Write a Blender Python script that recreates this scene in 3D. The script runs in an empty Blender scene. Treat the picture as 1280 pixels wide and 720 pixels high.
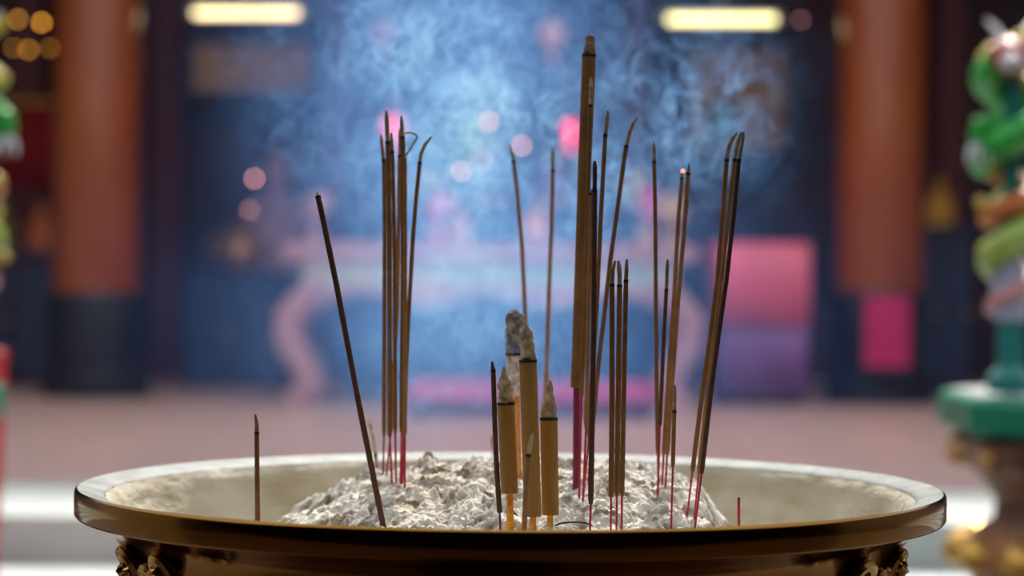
import bpy, bmesh, math, random
from mathutils import Vector, Matrix, noise
random.seed(7)
S = bpy.context.scene
COL = S.collection
PI = math.pi
# ------------------------------------------------------------------ camera frame
F = 3022.0                       # 85 mm on 36 mm, 1280 px wide
CAM = Vector((0, -1.856, 1.164))
PITCH = math.atan(21 / F)
ROLL = math.radians(0.45)
_f = Vector((0, math.cos(PITCH), -math.sin(PITCH)))
_u0 = Vector((0, math.sin(PITCH), math.cos(PITCH)))
_x = Vector((1, 0, 0))
UPV = _u0 * math.cos(ROLL) - _x * math.sin(ROLL)
RIV = _x * math.cos(ROLL) + _u0 * math.sin(ROLL)
def ray(px, py):
    return _f + RIV * ((px - 640) / F) + UPV * ((360 - py) / F)
def at(px, py, d):               # the point at distance d along world Y
    r = ray(px, py)
    return CAM + r * (d / r.y)

# ------------------------------------------------------------------ materials
MATS = {}
def new_mat(name):
    m = bpy.data.materials.new(name); m.use_nodes = True
    nt = m.node_tree
    return m, nt, nt.nodes['Principled BSDF'] if 'Principled BSDF' in nt.nodes else None
def mat(name, col, rough=0.6, metal=0.0, var=0.0, scale=20.0, bump=0.0, bscale=60.0, emis=0.0, ecol=None,
        col2=None, stretch=None, spec=0.5, detail=4, coat=0.0, lo=0.35, hi=0.65, bdist=0.002, trans=0.0):
    if name in MATS: return MATS[name]
    m, nt, b = new_mat(name)
    N, L = nt.nodes, nt.links
    b.inputs['Base Color'].default_value = (*col, 1)
    b.inputs['Roughness'].default_value = rough
    b.inputs['Metallic'].default_value = metal
    b.inputs['Specular IOR Level'].default_value = spec
    b.inputs['Coat Weight'].default_value = coat
    if trans: b.inputs['Transmission Weight'].default_value = trans
    tc = N.new('ShaderNodeTexCoord'); mp = N.new('ShaderNodeMapping')
    if stretch: mp.inputs['Scale'].default_value = stretch
    L.new(tc.outputs['Object'], mp.inputs['Vector'])
    if col2 is None:
        v = var if var else 0.12
        col2 = tuple(c * (1 - v) for c in col)
    nz = N.new('ShaderNodeTexNoise'); nz.inputs['Scale'].default_value = scale; nz.inputs['Detail'].default_value = detail
    L.new(mp.outputs[0], nz.inputs['Vector'])
    mr = N.new('ShaderNodeMapRange'); mr.inputs[1].default_value = lo; mr.inputs[2].default_value = hi
    L.new(nz.outputs['Fac'], mr.inputs[0])
    mx = N.new('ShaderNodeMix'); mx.data_type = 'RGBA'
    mx.inputs[6].default_value = (*col, 1); mx.inputs[7].default_value = (*col2, 1)
    L.new(mr.outputs[0], mx.inputs[0]); L.new(mx.outputs[2], b.inputs['Base Color'])
    if bump:
        nb = N.new('ShaderNodeTexNoise'); nb.inputs['Scale'].default_value = bscale; nb.inputs['Detail'].default_value = 6
        L.new(mp.outputs[0], nb.inputs['Vector'])
        bp = N.new('ShaderNodeBump'); bp.inputs['Strength'].default_value = bump; bp.inputs['Distance'].default_value = bdist
        L.new(nb.outputs['Fac'], bp.inputs['Height']); L.new(bp.outputs[0], b.inputs['Normal'])
    if emis:
        b.inputs['Emission Color'].default_value = (*(ecol or col), 1)
        b.inputs['Emission Strength'].default_value = emis
    MATS[name] = m
    return m
PASTE = mat('incense_paste', (.225, .103, .028), .8, var=.3, scale=90, bump=.25, bscale=900, bdist=.0004)
PASTE_DK = mat('incense_paste_dark', (.095, .038, .018), .8, var=.3, scale=90, bump=.25, bscale=900, bdist=.0004)
PASTE_PL = mat('incense_paste_pale', (.32, .15, .052), .8, var=.3, scale=90, bump=.25, bscale=900, bdist=.0004)
PASTE_FAT = mat('incense_paste_thick', (.37, .19, .042), .75, var=.22, scale=55, bump=.25, bscale=700, bdist=.0004, stretch=(1, 1, .25))
PASTE_TALL = mat('incense_paste_tall', (.25, .112, .028), .75, var=.4, scale=45, bump=.25, bscale=600, bdist=.0004)
ASHT = mat('ash_grey', (.62, .52, .38), .95, col2=(.30, .22, .14), scale=180, bump=.6, bscale=700, bdist=.0008)
ASHD = mat('ash_dark', (.19, .16, .13), .95, col2=(.09, .07, .06), scale=200, bump=.4, bscale=700, bdist=.0006)
ASHS = mat('ash_stick', (.33, .25, .17), .95, col2=(.20, .15, .10), scale=200, bump=.3, bscale=900, bdist=.0004)
ASHB = mat('ash_bark', (.36, .24, .14), .95, col2=(.20, .12, .07), scale=150, bump=.6, bscale=600, bdist=.0008)
ASHG = mat('ash_mottled', (.42, .41, .41), .95, col2=(.12, .11, .12), scale=160, bump=.6, bscale=500, bdist=.001)
ASHP = mat('ash_mottled_pale', (.75, .68, .66), .95, col2=(.30, .26, .28), scale=190, bump=.4, bscale=500, bdist=.001)
BLUEP = mat('blue_paper', (.03, .07, .30), .8, col2=(.30, .36, .55), scale=120)
CHAR = mat('char_black', (.022, .014, .012), .9)
RED = mat('crimson_stem', (.46, .008, .055), .55, var=.35, scale=120)
REDD = mat('wine_stem', (.21, .004, .06), .55, var=.35, scale=120)
YEL = mat('yellow_stem', (.86, .40, .015), .45, col2=(.60, .20, .01), scale=260, bump=.7, bscale=500, bdist=.001)
ORG = mat('orange_stem', (.80, .36, .10), .5, col2=(.60, .22, .06), scale=260)
BRASS = mat('brass', (.40, .19, .038), .16, metal=1, var=.25, scale=9, bump=.05, bscale=30, bdist=.002)
BRASSR = mat('brass_relief', (.95, .62, .20), .22, metal=1, var=.25, scale=30)
LIPM = mat('dusty_lip', (.19, .205, .19), .55, metal=0, col2=(.08, .09, .09), spec=.2, scale=35, bump=.5, bscale=120, bdist=.0012)
BOWL = mat('dusty_bowl', (.58, .51, .40), .85, col2=(.40, .33, .225), scale=14, bump=.9, bscale=28, bdist=.008, stretch=(1, 1, 2.4), detail=7)
def ash_material():
    m, nt, b = new_mat('ash_bed'); N, L = nt.nodes, nt.links
    b.inputs['Roughness'].default_value = 1; b.inputs['Specular IOR Level'].default_value = .1
    tc = N.new('ShaderNodeTexCoord')
    nz = N.new('ShaderNodeTexNoise'); nz.inputs['Scale'].default_value = 60; nz.inputs['Detail'].default_value = 8
    L.new(tc.outputs['Object'], nz.inputs['Vector'])
    cr = N.new('ShaderNodeValToRGB')
    cr.color_ramp.elements[0].position = .36; cr.color_ramp.elements[0].color = (.30, .24, .18, 1)
    cr.color_ramp.elements[1].position = .55; cr.color_ramp.elements[1].color = (.88, .85, .79, 1)
    L.new(nz.outputs['Fac'], cr.inputs[0]); L.new(cr.outputs[0], b.inputs['Base Color'])
    nb = N.new('ShaderNodeTexNoise'); nb.inputs['Scale'].default_value = 330; nb.inputs['Detail'].default_value = 5
    L.new(tc.outputs['Object'], nb.inputs['Vector'])
    bp = N.new('ShaderNodeBump'); bp.inputs['Strength'].default_value = .9; bp.inputs['Distance'].default_value = .0025
    L.new(nb.outputs['Fac'], bp.inputs['Height']); L.new(bp.outputs[0], b.inputs['Normal'])
    return m
ASH = ash_material()

# ------------------------------------------------------------------ mesh helpers
class MB:
    def __init__(s): s.v = []; s.f = []
    def add(s, vs, fs):
        n = len(s.v); s.v += [Vector(p) for p in vs]; s.f += [[i + n for i in f] for f in fs]; return s
    def box(s, c, size, rz=0, bev=0.0):
        bm = bmesh.new(); bmesh.ops.create_cube(bm, size=1)
        bmesh.ops.scale(bm, vec=size, verts=bm.verts)
        if bev: bmesh.ops.bevel(bm, geom=bm.edges[:], offset=bev, segments=2, affect='EDGES')
        bmesh.ops.rotate(bm, cent=(0, 0, 0), matrix=Matrix.Rotation(rz, 3, 'Z'), verts=bm.verts)
        bmesh.ops.translate(bm, vec=c, verts=bm.verts)
        bm.verts.index_update()
        s.add([v.co.copy() for v in bm.verts], [[v.index for v in f.verts] for f in bm.faces]); bm.free(); return s
    def lathe(s, prof, c=(0, 0, 0), seg=32, wob=0.0, ws=60.0, close=True, lobes=0, lob=0.0):
        vs = []; fs = []
        for (r, z) in prof:
            for k in range(seg):
                a = 2 * PI * k / seg
                rr = r * (1 + lob * math.cos(lobes * a)) if lobes else r
                p = Vector((c[0] + rr * math.cos(a), c[1] + rr * math.sin(a), c[2] + z))
                if wob:
                    n = noise.noise(p * ws) * wob + noise.noise(p * ws * 2.7) * wob * .5
                    p += Vector((math.cos(a), math.sin(a), .4)) * n
                vs.append(p)
        for j in range(len(prof) - 1):
            for k in range(seg):
                k2 = (k + 1) % seg
                fs.append([j * seg + k, j * seg + k2, (j + 1) * seg + k2, (j + 1) * seg + k])
        if close:
            fs.append([k for k in range(seg)][::-1]); fs.append([(len(prof) - 1) * seg + k for k in range(seg)])
        return s.add(vs, fs)
    def tube(s, pts, rad, seg=12, wob=0.0, ws=400.0, cap=True):
        pts = [Vector(p) for p in pts]; n = len(pts)
        if not hasattr(rad, '__len__'): rad = [rad] * n
        vs = []; fs = []; ref = None
        for i, p in enumerate(pts):
            t = (pts[min(i + 1, n - 1)] - pts[max(i - 1, 0)]).normalized()
            if ref is None:
                ref = Vector((1, 0, 0)) if abs(t.x) < .8 else Vector((0, 0, 1))
            a = (ref - t * ref.dot(t)).normalized(); ref = a; b = t.cross(a)
            for k in range(seg):
                th = 2 * PI * k / seg
                o = a * math.cos(th) + b * math.sin(th)
                r = rad[i]
                if wob: r *= 1 + wob * (noise.noise((p + o * r) * ws) + .6 * noise.noise((p + o * r) * ws * 2.9))
                vs.append(p + o * r)
        for j in range(n - 1):
            for k in range(seg):
                k2 = (k + 1) % seg
                fs.append([j * seg + k, j * seg + k2, (j + 1) * seg + k2, (j + 1) * seg + k])
        if cap:
            fs.append([k for k in range(seg)][::-1]); fs.append([(n - 1) * seg + k for k in range(seg)])
        return s.add(vs, fs)
    def ball(s, c, r, sub=2, wob=0.0, ws=40.0, sc=(1, 1, 1)):
        bm = bmesh.new(); bmesh.ops.create_icosphere(bm, subdivisions=sub, radius=1)
        vs = []
        for v in bm.verts:
            k = 1 + (wob * noise.noise(v.co * ws + Vector(c) * 13) if wob else 0)
            vs.append(Vector((c[0] + v.co.x * r * k * sc[0], c[1] + v.co.y * r * k * sc[1], c[2] + v.co.z * r * k * sc[2])))
        bm.verts.index_update()
        s.add(vs, [[v.index for v in f.verts] for f in bm.faces]); bm.free(); return s
    def build(s, name, m, parent=None, smooth=True):
        me = bpy.data.meshes.new(name)
        off = Vector((0, 0, 0))
        if parent is not None:
            q = parent
            while q is not None: off += Vector(q.location); q = q.parent
        me.from_pydata([tuple(p - off) for p in s.v], [], s.f); me.update()
        if smooth:
            for p in me.polygons: p.use_smooth = True
            try: me.set_sharp_from_angle(angle=math.radians(42))
            except Exception: pass
        me.materials.append(m)
        o = bpy.data.objects.new(name, me); COL.objects.link(o)
        if parent is not None: o.parent = parent
        return o
def tag(o, label=None, cat=None, group=None, kind=None):
    if label: o['label'] = label
    if cat: o['category'] = cat
    if group: o['group'] = group
    if kind: o['kind'] = kind
    return o
def empty(name, loc, label=None, cat=None, group=None, kind=None):
    o = bpy.data.objects.new(name, None); o.empty_display_size = .02; COL.objects.link(o); o.location = loc
    return tag(o, label, cat, group, kind)

# ------------------------------------------------------------------ the setting: courtyard and hall
HF = 0.5                                          # hall floor level
D0 = -CAM.y                                       # distance -> world Y is  Y = d - D0
def Yd(d): return d + CAM.y
stone = mat('pale_granite', (.58, .62, .60), .55, col2=(.48, .52, .50), scale=4, bump=.2, bscale=40)
ground_m = mat('courtyard_stone', (.085, .07, .062), .65, col2=(.06, .05, .045), scale=3)
def tile_mat(name, c1, c2, grout, sc, rough):
    m, nt, b = new_mat(name); N, L = nt.nodes, nt.links
    tc = N.new('ShaderNodeTexCoord'); br = N.new('ShaderNodeTexBrick')
    br.inputs['Color1'].default_value = (*c1, 1); br.inputs['Color2'].default_value = (*c2, 1)
    br.inputs['Mortar'].default_value = (*grout, 1); br.inputs['Scale'].default_value = sc
    br.inputs['Mortar Size'].default_value = .012; br.offset = 0
    br.inputs['Brick Width'].default_value = .5; br.inputs['Row Height'].default_value = .5
    L.new(tc.outputs['Object'], br.inputs['Vector']); L.new(br.outputs['Color'], b.inputs['Base Color'])
    b.inputs['Roughness'].default_value = rough
    return m
hall_tile = tile_mat('terracotta_tile', (.68, .46, .44), (.62, .42, .40), (.46, .38, .36), 1.2, .34)
dark_wall = mat('dark_lacquer', (.035, .022, .045), .6, col2=(.085, .02, .035), scale=1.6)
gate_wall = mat('gate_maroon', (.025, .006, .005), .7)
ceil_m = mat('dark_ceiling', (.05, .025, .03), .8)
def st(name, c, size, m, bev=0.0):
    o = MB().box(c, size, bev=bev).build(name, m, smooth=False); return tag(o, kind='structure')
st('ground', (0, 1.2, -.05), (18, 14.5, .1), ground_m)
EDGE = Yd(7.45); NOSE = Yd(6.45)
st('floor_reflected', (0, -2.65, .004), (18, 5.3, .008), mat('reflected_dark_floor', (.016, .005, .004), .7, col2=(.022, .008, .006), scale=2))  # dark floor added out of view, for the brass to mirror
st('floor', (0, (EDGE + Yd(19)) / 2, HF / 2), (14, Yd(19) - EDGE, HF), hall_tile)
steps = empty('steps', (0, NOSE, 0), kind='structure')
for i, (y0, y1, z) in enumerate([(NOSE, EDGE, HF), (NOSE - .42, NOSE, .375), (NOSE - .84, NOSE - .42, .25), (NOSE - 1.26, NOSE - .84, .125)]):
    MB().box((0, (y0 + y1) / 2, z / 2), (14, y1 - y0, z), bev=.008).build('step', stone, steps, smooth=False)
WB = Yd(15.2)
st('wall_back', (0, WB + .1, 2.3), (14, .2, 4.6), dark_wall)
st('wall_left', (-6.9, 7.1, 2.3), (.2, 14.2, 4.6), mat('side_wall', (.30, .25, .23), .8))
st('wall_left_reflected', (-6.9, -2.7, 2.3), (.2, 5.4, 4.6), gate_wall)  # unseen stretch made dark so the urn band reflects less light
st('wall_right_reflected', (6.9, -2.7, 2.3), (.2, 5.4, 4.6), gate_wall)  # matching dark stretch on the right, added for the urn's reflection
st('wall_right', (6.9, 7.1, 2.3), (.2, 14.2, 4.6), MATS['side_wall'])
st('ceiling', (0, (Yd(11) + WB) / 2, 4.25), (14, WB - Yd(11), .12), ceil_m)
st('wall_front', (0, -5.4, 2.3), (14, .2, 4.6), gate_wall)
st('roof_shade', (0, -3.1, 2.10), (14, 4.7, .12), ceil_m)  # unseen slab added to keep sun and sky off the camera side
# columns
col_m = mat('lacquered_column', (.33, .080, .020), .26, col2=(.24, .05, .014), scale=3, stretch=(1, 1, .3), coat=.7)
col_b = mat('column_base_stone', (.012, .012, .02), .5)
DC = 12.5
def column(px, label):
    p = at(px, 365, DC); z1 = p.z
    e = empty('column', (p.x, p.y, HF), kind='structure'); r = .225
    MB().lathe([(r * 1.02, z1), (r, z1 + .03), (r, 4.2)], (p.x, p.y, 0), 48).build('shaft', col_m, e)
    MB().lathe([(r * 1.25, HF), (r * 1.25, HF + .10), (r * 1.08, HF + .14), (r * 1.1, z1 - .06), (r * 1.02, z1)], (p.x, p.y, 0), 48).build('base', col_b, e)
column(120, 'left'); column(1100, 'right')
# dark maroon back posts on the wall (trim)
mar = mat('maroon_lacquer', (.13, .012, .02), .45)
for i, px in enumerate((30, 205, 415, 795, 1190)):
    p = at(px, 300, 14.9)
    st('trim_%d' % (i + 1), (p.x, WB - .12, 2.3), (.17, .22, 3.6), mar, .01)
st('trim_6', (0, WB - .05, 3.1), (13.6, .1, .35), mat('beam', (.07, .035, .05), .5), .01)

# ------------------------------------------------------------------ hall contents
def tube_light(px0, px1, py, d, c, label):
    a, b = at(px0, py, d), at(px1, py, d); m_ = (a + b) / 2
    e = empty('tube_light', m_ + Vector((0, .03, 0)), label, 'light', 'fluorescent tubes on the hall beam')
    MB().tube([a + (b - a) * t for t in (0, .5, 1)], .017, 16).build('tube', mat('tube_glow_' + str(px0), c, .5, emis=3.6, ecol=c), e)
    MB().box(m_ + Vector((0, .045, .012)), ((b - a).length + .06, .045, .06), bev=.006).build('housing', mat('white_housing', (.6, .6, .55), .5), e)
    for s_, q in ((-1, a), (1, b)):
        MB().tube([q + Vector((s_ * -.01, 0, 0)), q + Vector((s_ * .02, 0, 0))], .02, 12).build('end_cap', MATS['white_housing'], e)
    MB().tube([m_ + Vector((0, .05, .04)), (m_.x, m_.y + .05, 4.19)], .006, 8).build('hanger', MATS['white_housing'], e)
tube_light(241, 375, 16.5, 13.0, (1, .80, .42), 'left warm white fluorescent tube, high in the hall near the tan column')
tube_light(833, 971, 24.5, 13.0, (1, .90, .42), 'right yellowish fluorescent tube, high in the hall near the smoke edge')
gold_b = mat('ochre_board', (.66, .38, .12), .6, col2=(.36, .2, .09), scale=3.2)
frame_m = mat('dark_frame', (.06, .03, .03), .5)
def board(x0, x1, y0, y1, d, m, label):
    a, b = at(x0, y1, d), at(x1, y0, d); c = (a + b) / 2; w, h = b.x - a.x, b.z - a.z
    e = empty('plaque', (c.x, c.y, a.z), label, 'plaque', 'gilded boards on the back wall')
    MB().box(c, (w, .05, h), bev=.008).build('panel', m, e)
    f = MB()
    for s_ in (-1, 1):
        f.box((c.x, c.y - .03, c.z + s_ * h / 2), (w + .05, .06, .045), bev=.01); f.box((c.x + s_ * w / 2, c.y - .03, c.z), (.045, .06, h), bev=.01)
    f.build('frame', frame_m, e)
    for k in range(4):
        x = c.x + w * (-.36 + .24 * k)
        MB().ball((x, c.y - .03, c.z), .05, 2, .5, 3, (1, .3, 1.5)).build('carving', mat('gold_carving', (.55, .30, .08), .4, metal=.5), e)
board(238, 392, 52, 118, 14.8, gold_b, 'ochre gilded board below the left fluorescent tube')
board(858, 985, 58, 190, 14.8, mat('ochre_board_dull', (.46, .25, .13), .6, col2=(.34, .2, .13), scale=3), 'brown gilded board below the right fluorescent tube')
# altar table ------------------------------------------------------------
DT = 11.8
pk = mat('pink_lacquer', (.62, .34, .38), .5, var=.2, scale=4)
teal = mat('pale_teal_panel', (.42, .72, .66), .5, col2=(.85, .8, .62), scale=6)
tl, tr = at(352, 304, DT), at(872, 304, DT)
cx = (tl.x + tr.x) / 2; w = tr.x - tl.x; zt = (tl.z + tr.z) / 2; yt = tl.y
tb = empty('altar_table', (cx, yt + .3, HF), 'long pink and pale teal altar table with curved legs, behind the smoke', 'table')
MB().box((cx, yt + .3, zt - .045), (w, .66, .09), bev=.015).build('tabletop', pk, tb)
MB().box((cx, yt + .3, zt - .15), (w * .90, .56, .12), bev=.008).build('frieze', teal, tb)
ap = MB(); n = 40
for k in range(n):
    x = -w * .45 + w * .9 * k / (n - 1)
    hgt = .07 + .03 * math.cos(k / (n - 1) * 2 * PI * 3)
    ap.box((cx + x, yt + .03, zt - .21 - hgt / 2), (w * .9 / (n - 1) * 1.05, .04, hgt))
ap.build('apron', pk, tb)
for sx in (-1, 1):
    for sy in (.06, .54):
        pts = []
        for (ox, zz) in ((-.02, zt - .2), (-.12, zt - .29), (-.2, zt - .38), (-.19, zt - .5), (-.12, zt - .62), (-.08, zt - .72), (-.11, HF + .05), (-.17, HF + .0)):
            pts.append((cx + sx * (w * .40 - ox - .04 if False else w * .42 + (-ox) - .06), yt + sy, zz))
        # smooth
        sp = []
        for i in range(len(pts) - 1):
            for t in (0, .33, .66): sp.append(Vector(pts[i]).lerp(Vector(pts[i + 1]), t))
        sp.append(Vector(pts[-1]))
        MB().tube(sp, [.075 - .02 * i / len(sp) for i in range(len(sp))], 14).build('leg', pk, tb)
# dark cabinet behind / under the table
def cabinet(x0, x1, y0, d, depth, m, name, label, cat, ndoor=3, dm=None):
    a, b = at(x0, y0, d), at(x1, y0, d); w_ = b.x - a.x; c_ = (a.x + b.x) / 2; z = (a.z + b.z) / 2
    e = empty(name, (c_, a.y + depth / 2, HF), label, cat)
    MB().box((c_, a.y + depth / 2, (HF + z) / 2), (w_, depth, z - HF), bev=.01).build('body', m, e, smooth=False)
    MB().box((c_, a.y + depth / 2, z + .02), (w_ + .06, depth + .06, .04), bev=.01).build('top_board', dm or frame_m, e)
    for k in range(ndoor):
        dw = w_ / ndoor
        dd = MB().box((a.x + dw * (k + .5), a.y - .012, (HF + z) / 2), (dw - .03, .02, (z - HF) - .1), bev=.004).build('door', dm or frame_m, e)
        dd2 = MB().ball((a.x + dw * (k + .5) + dw * .38, a.y - .04, (HF + z) / 2), .018, 2).build('knob', mat('gold_carving', (.55, .3, .08), .4), dd)
    return e
navy = mat('navy_lacquer', (.03, .05, .14), .45, col2=(.05, .03, .09), scale=2)
navyd = mat('navy_door', (.025, .04, .10), .45)
cabinet(440, 830, 266, 13.3, .5, navy, 'altar_cabinet', 'tall navy lacquered altar cabinet standing behind the altar table', 'cabinet', 4, navyd)
cabinet(232, 350, 352, 13.5, .5, navy, 'side_cabinet', 'low dark cabinet right of the left column', 'cabinet', 2, navyd)
cabinet(1138, 1215, 292, 13.5, .4, mat('navy_maroon', (.03, .03, .07), .5), 'side_cabinet', 'low dark cabinet behind the right column', 'cabinet', 2, navyd)
# pink cloth side table
def cloth_table():
    d = 12.1
    a, b = at(900, 303, d), at(1010, 303, d); c_ = (a.x + b.x) / 2; w_ = b.x - a.x
    z1, z2 = a.z, at(950, 405, d).z
    e = empty('offering_table', (c_, a.y + .25, HF), 'square offering table draped in pink over purple cloth, left of the right column', 'table')
    MB().box((c_, a.y + .25, z1 - .02), (w_, .5, .04), bev=.008).build('tabletop', mat('pink_satin', (.92, .16, .27), .45, var=.2, scale=5), e)
    for nm, za, zb, m, off in (('pink_cloth', z1, z2, MATS['pink_satin'], .012), ('purple_cloth', z2 + .03, HF + .06, mat('purple_satin', (.26, .09, .33), .5, var=.3, scale=5), .0)):
        mb = MB(); n = 60; vs = []; fs = []
        # skirt round four sides with soft pleats
        per = []
        for side in range(4):
            for k in range(n // 4):
                t = k / (n // 4)
                x, y = [(-.5 + t, -.5), (.5, -.5 + t), (.5 - t, .5), (-.5, .5 - t)][side]
                nx, ny = [(0, -1), (1, 0), (0, 1), (-1, 0)][side]
                pr = off + .008 * math.sin(len(per) * 1.9)
                per.append((c_ + x * w_ + nx * pr, a.y + .25 + y * .5 + ny * pr))
        for z in (za, (za + zb) / 2, zb):
            for q in per: vs.append((q[0], q[1], z))
        L_ = len(per)
        for j in range(2):
            for k in range(L_): fs.append([j * L_ + k, j * L_ + (k + 1) % L_, (j + 1) * L_ + (k + 1) % L_, (j + 1) * L_ + k])
        o = mb.add(vs, fs).build(nm, m, e)
        so = o.modifiers.new('t', 'SOLIDIFY'); so.thickness = .004
    for sx in (-1, 1):
        for sy in (.06, .44):
            MB().box((c_ + sx * (w_ / 2 - .05), a.y + sy, (HF + z1) / 2), (.05, .05, z1 - HF - .03), bev=.004).build('leg', frame_m, e)
cloth_table()
# second pink runner between tables: a low bench
def bench(x0, x1, y0, d, m, label):
    a, b = at(x0, y0, d), at(x1, y0, d); c_ = (a.x + b.x) / 2; w_ = b.x - a.x; z = a.z
    e = empty('kneeling_bench', (c_, a.y + .15, HF), label, 'kneeler', 'kneeling cushions before the altar')
    MB().box((c_, a.y + .15, z - .05), (w_, .34, .10), bev=.03).build('cushion', m, e)
    MB().box((c_, a.y + .15, z - .115), (w_ - .02, .32, .03), bev=.004).build('board', frame_m, e)
    for sx in (-1, 1):
        MB().box((c_ + sx * (w_ / 2 - .06), a.y + .15, (HF + z - .13) / 2), (.05, .28, z - .13 - HF), bev=.004).build('leg', frame_m, e)
mag = mat('magenta_cushion', (.80, .07, .25), .6, var=.2, scale=6)
bench(508, 655, 478, 10.9, mag, 'left magenta kneeling cushion in front of the altar table')
bench(668, 822, 480, 10.9, mag, 'right magenta kneeling cushion in front of the altar table')
# magenta paper sign on the right column base
a, b = at(1080, 459, 12.12), at(1137, 371, 12.12)
sg = empty('paper_sign', ((a.x + b.x) / 2, a.y, a.z), 'magenta paper panel on the dark base of the right column', 'sign')
MB().box(((a.x + b.x) / 2, a.y - .012, (a.z + b.z) / 2), (b.x - a.x, .012, b.z - a.z), bev=.003).build('paper', mat('magenta_paper', (.62, .008, .14), .6, var=.15, scale=5), sg)
MB().box(((a.x + b.x) / 2, a.y + .01, (a.z + b.z) / 2), (b.x - a.x - .02, .03, b.z - a.z - .02)).build('backing', frame_m, sg)
# hanging lanterns and bulbs
def lantern(px, py, rpx, d, c, label, em=0.9, sc=(1, 1, 1)):
    p = at(px, py, d); r = rpx * d / F
    e = empty('lantern', p, label, 'lantern', 'round lanterns hanging in the hall')
    MB().ball(p, r, 3, 0, 1, sc).build('shade', mat('lantern_%d' % px, c, .6, emis=em, ecol=c), e)
    MB().lathe([(r * .35, -.012), (r * .35, .012)], (p.x, p.y, p.z + r * sc[2]), 16).build('top_ring', frame_m, e)
    MB().tube([(p.x, p.y, p.z + r), (p.x, p.y, 4.19)], .004, 6).build('cord', frame_m, e)
    MB().tube([(p.x, p.y, p.z - r), (p.x, p.y, p.z - r - .08)], [.012, .02], 8).build('tassel', MATS['lantern_%d' % px], e)
lantern(491, 157, 13, 12.4, (1, .10, .24), 'pink round lantern hanging behind the left cluster of sticks', 1.1)
lantern(713, 160, 9, 12.4, (1, .03, .11), 'red round lantern hanging just left of the tallest incense', 2.2)
def bulb(px, py, rpx, d, c, em, label, name='hanging_bulb', group='small bulbs hanging in the hall'):
    p = at(px, py, d); r = rpx * d / F
    e = empty(name, p, label, 'bulb', group)
    MB().ball(p, r, 2).build('glass', mat('bulb_%d_%d' % (px, py), c, .4, emis=em, ecol=c), e)
    MB().tube([(p.x, p.y, p.z + r * .8), (p.x, p.y, p.z + r * .8 + .03)], .007, 8).build('socket', frame_m, e)
    MB().tube([(p.x, p.y, p.z + r * .8 + .02), (p.x, p.y, 4.19)], .002, 6).build('cord', frame_m, e)
pkb = (1, .42, .40)
for px, py, em, lab in ((611, 152, 18, 'pale pink bulb, topmost of those hanging in the smoke'),
                        (652, 182, 20, 'pale pink bulb just right of a thin pale stick tip'),
                        (577, 214, 15, 'pink bulb lower left of the topmost bulb'),
                        (603, 200, 7, 'faint pink bulb between the brighter bulbs in the smoke'),
                        (318, 223, 15, 'pink bulb alone at the left edge of the smoke'),
                        (312, 262, 6, 'faint pink bulb below the lone left bulb'),
                        (1001, 25, 3, 'dim bulb right of the right fluorescent tube'),
                        (492, 128, 4, 'faint bulb above the pink round lantern')):
    bulb(px, py, 2.0, 12.6, pkb, em, lab)
amb = (1, .42, .04)
for px, py, em, lab in ((52, 28, 12, 'amber bulb at the top left, right one of the upper pair'), (22, 24, 7, 'amber bulb at the top left, left one of the upper pair'),
                        (36, 62, 6, 'amber bulb below the upper pair at the top left'), (17, 60, 3, 'dim amber bulb nearest the left edge of the frame'),
                        (62, 60, 3, 'dim amber bulb beside the left column')):
    bulb(px, py, 2.4, 13.0, amb, em, lab)
# vases of flowers, statues on altar
gold_s = mat('gilded_skin', (.72, .36, .17), .45, metal=.3, var=.3, scale=8)
zalt = zt
def vase(px, d, base_z, h, hc, fc, label):
    p = at(px, 300, d); X, Y = p.x, p.y
    e = empty('flower_vase', (X, Y, base_z), label, 'vase of flowers', 'flower vases on the altar')
    MB().lathe([(.03, 0), (.04, .012), (.045, .035), (.03, .06), (.022, .075), (.035, .09)], (X, Y, base_z), 20).build('vase', mat('vase_' + str(px), hc, .3), e)
    rnd = random.Random(px)
    for k in range(7):
        a_ = rnd.uniform(0, 2 * PI); rr = rnd.uniform(0, .055)
        c = (X + math.cos(a_) * rr, Y + math.sin(a_) * rr * .6, base_z + .105 + h * rnd.uniform(.35, 1))
        fl = MB().ball(c, .044, 2, .35, 5).build('blossom', mat('petal_%d' % px, fc, .6, var=.25, scale=20), e)
        MB().tube([(X, Y, base_z + .08), c], .003, 6).build('stem', mat('leaf_green', (.05, .2, .03), .6), fl)
vase(809, 11.95, zalt, .14, (.8, .5, .3), (.95, .12, .48), 'magenta flowers in a vase, right part of the altar table')
vase(546, 11.95, zalt, .10, (.9, .15, .5), (.95, .18, .62), 'magenta flowers in a pink vase, just right of the left stick cluster')
vase(840, 12.15, zalt, .12, (.8, .6, .3), (.80, .55, .3), 'straw coloured flowers in a vase at the right end of the altar table')
vase(395, 12.05, zalt, .10, (.6, .4, .5), (.75, .45, .55), 'mauve flowers in a vase at the left end of the altar table')
zcab = at(620, 266, 13.3).z + .04
vase(500, 13.5, zcab, .05, (.7, .6, .3), (.90, .80, .40), 'cream flowers on the altar cabinet behind the left stick cluster')
vase(538, 13.6, zcab, .05, (.7, .6, .4), (.90, .82, .55), 'pale cream flowers on the altar cabinet right of the left stick cluster')
vase(790, 13.5, zcab - .0, .05, (.7, .6, .2), (.88, .72, .22), 'pale yellow flowers on the altar cabinet right of the tallest incense')
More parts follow.
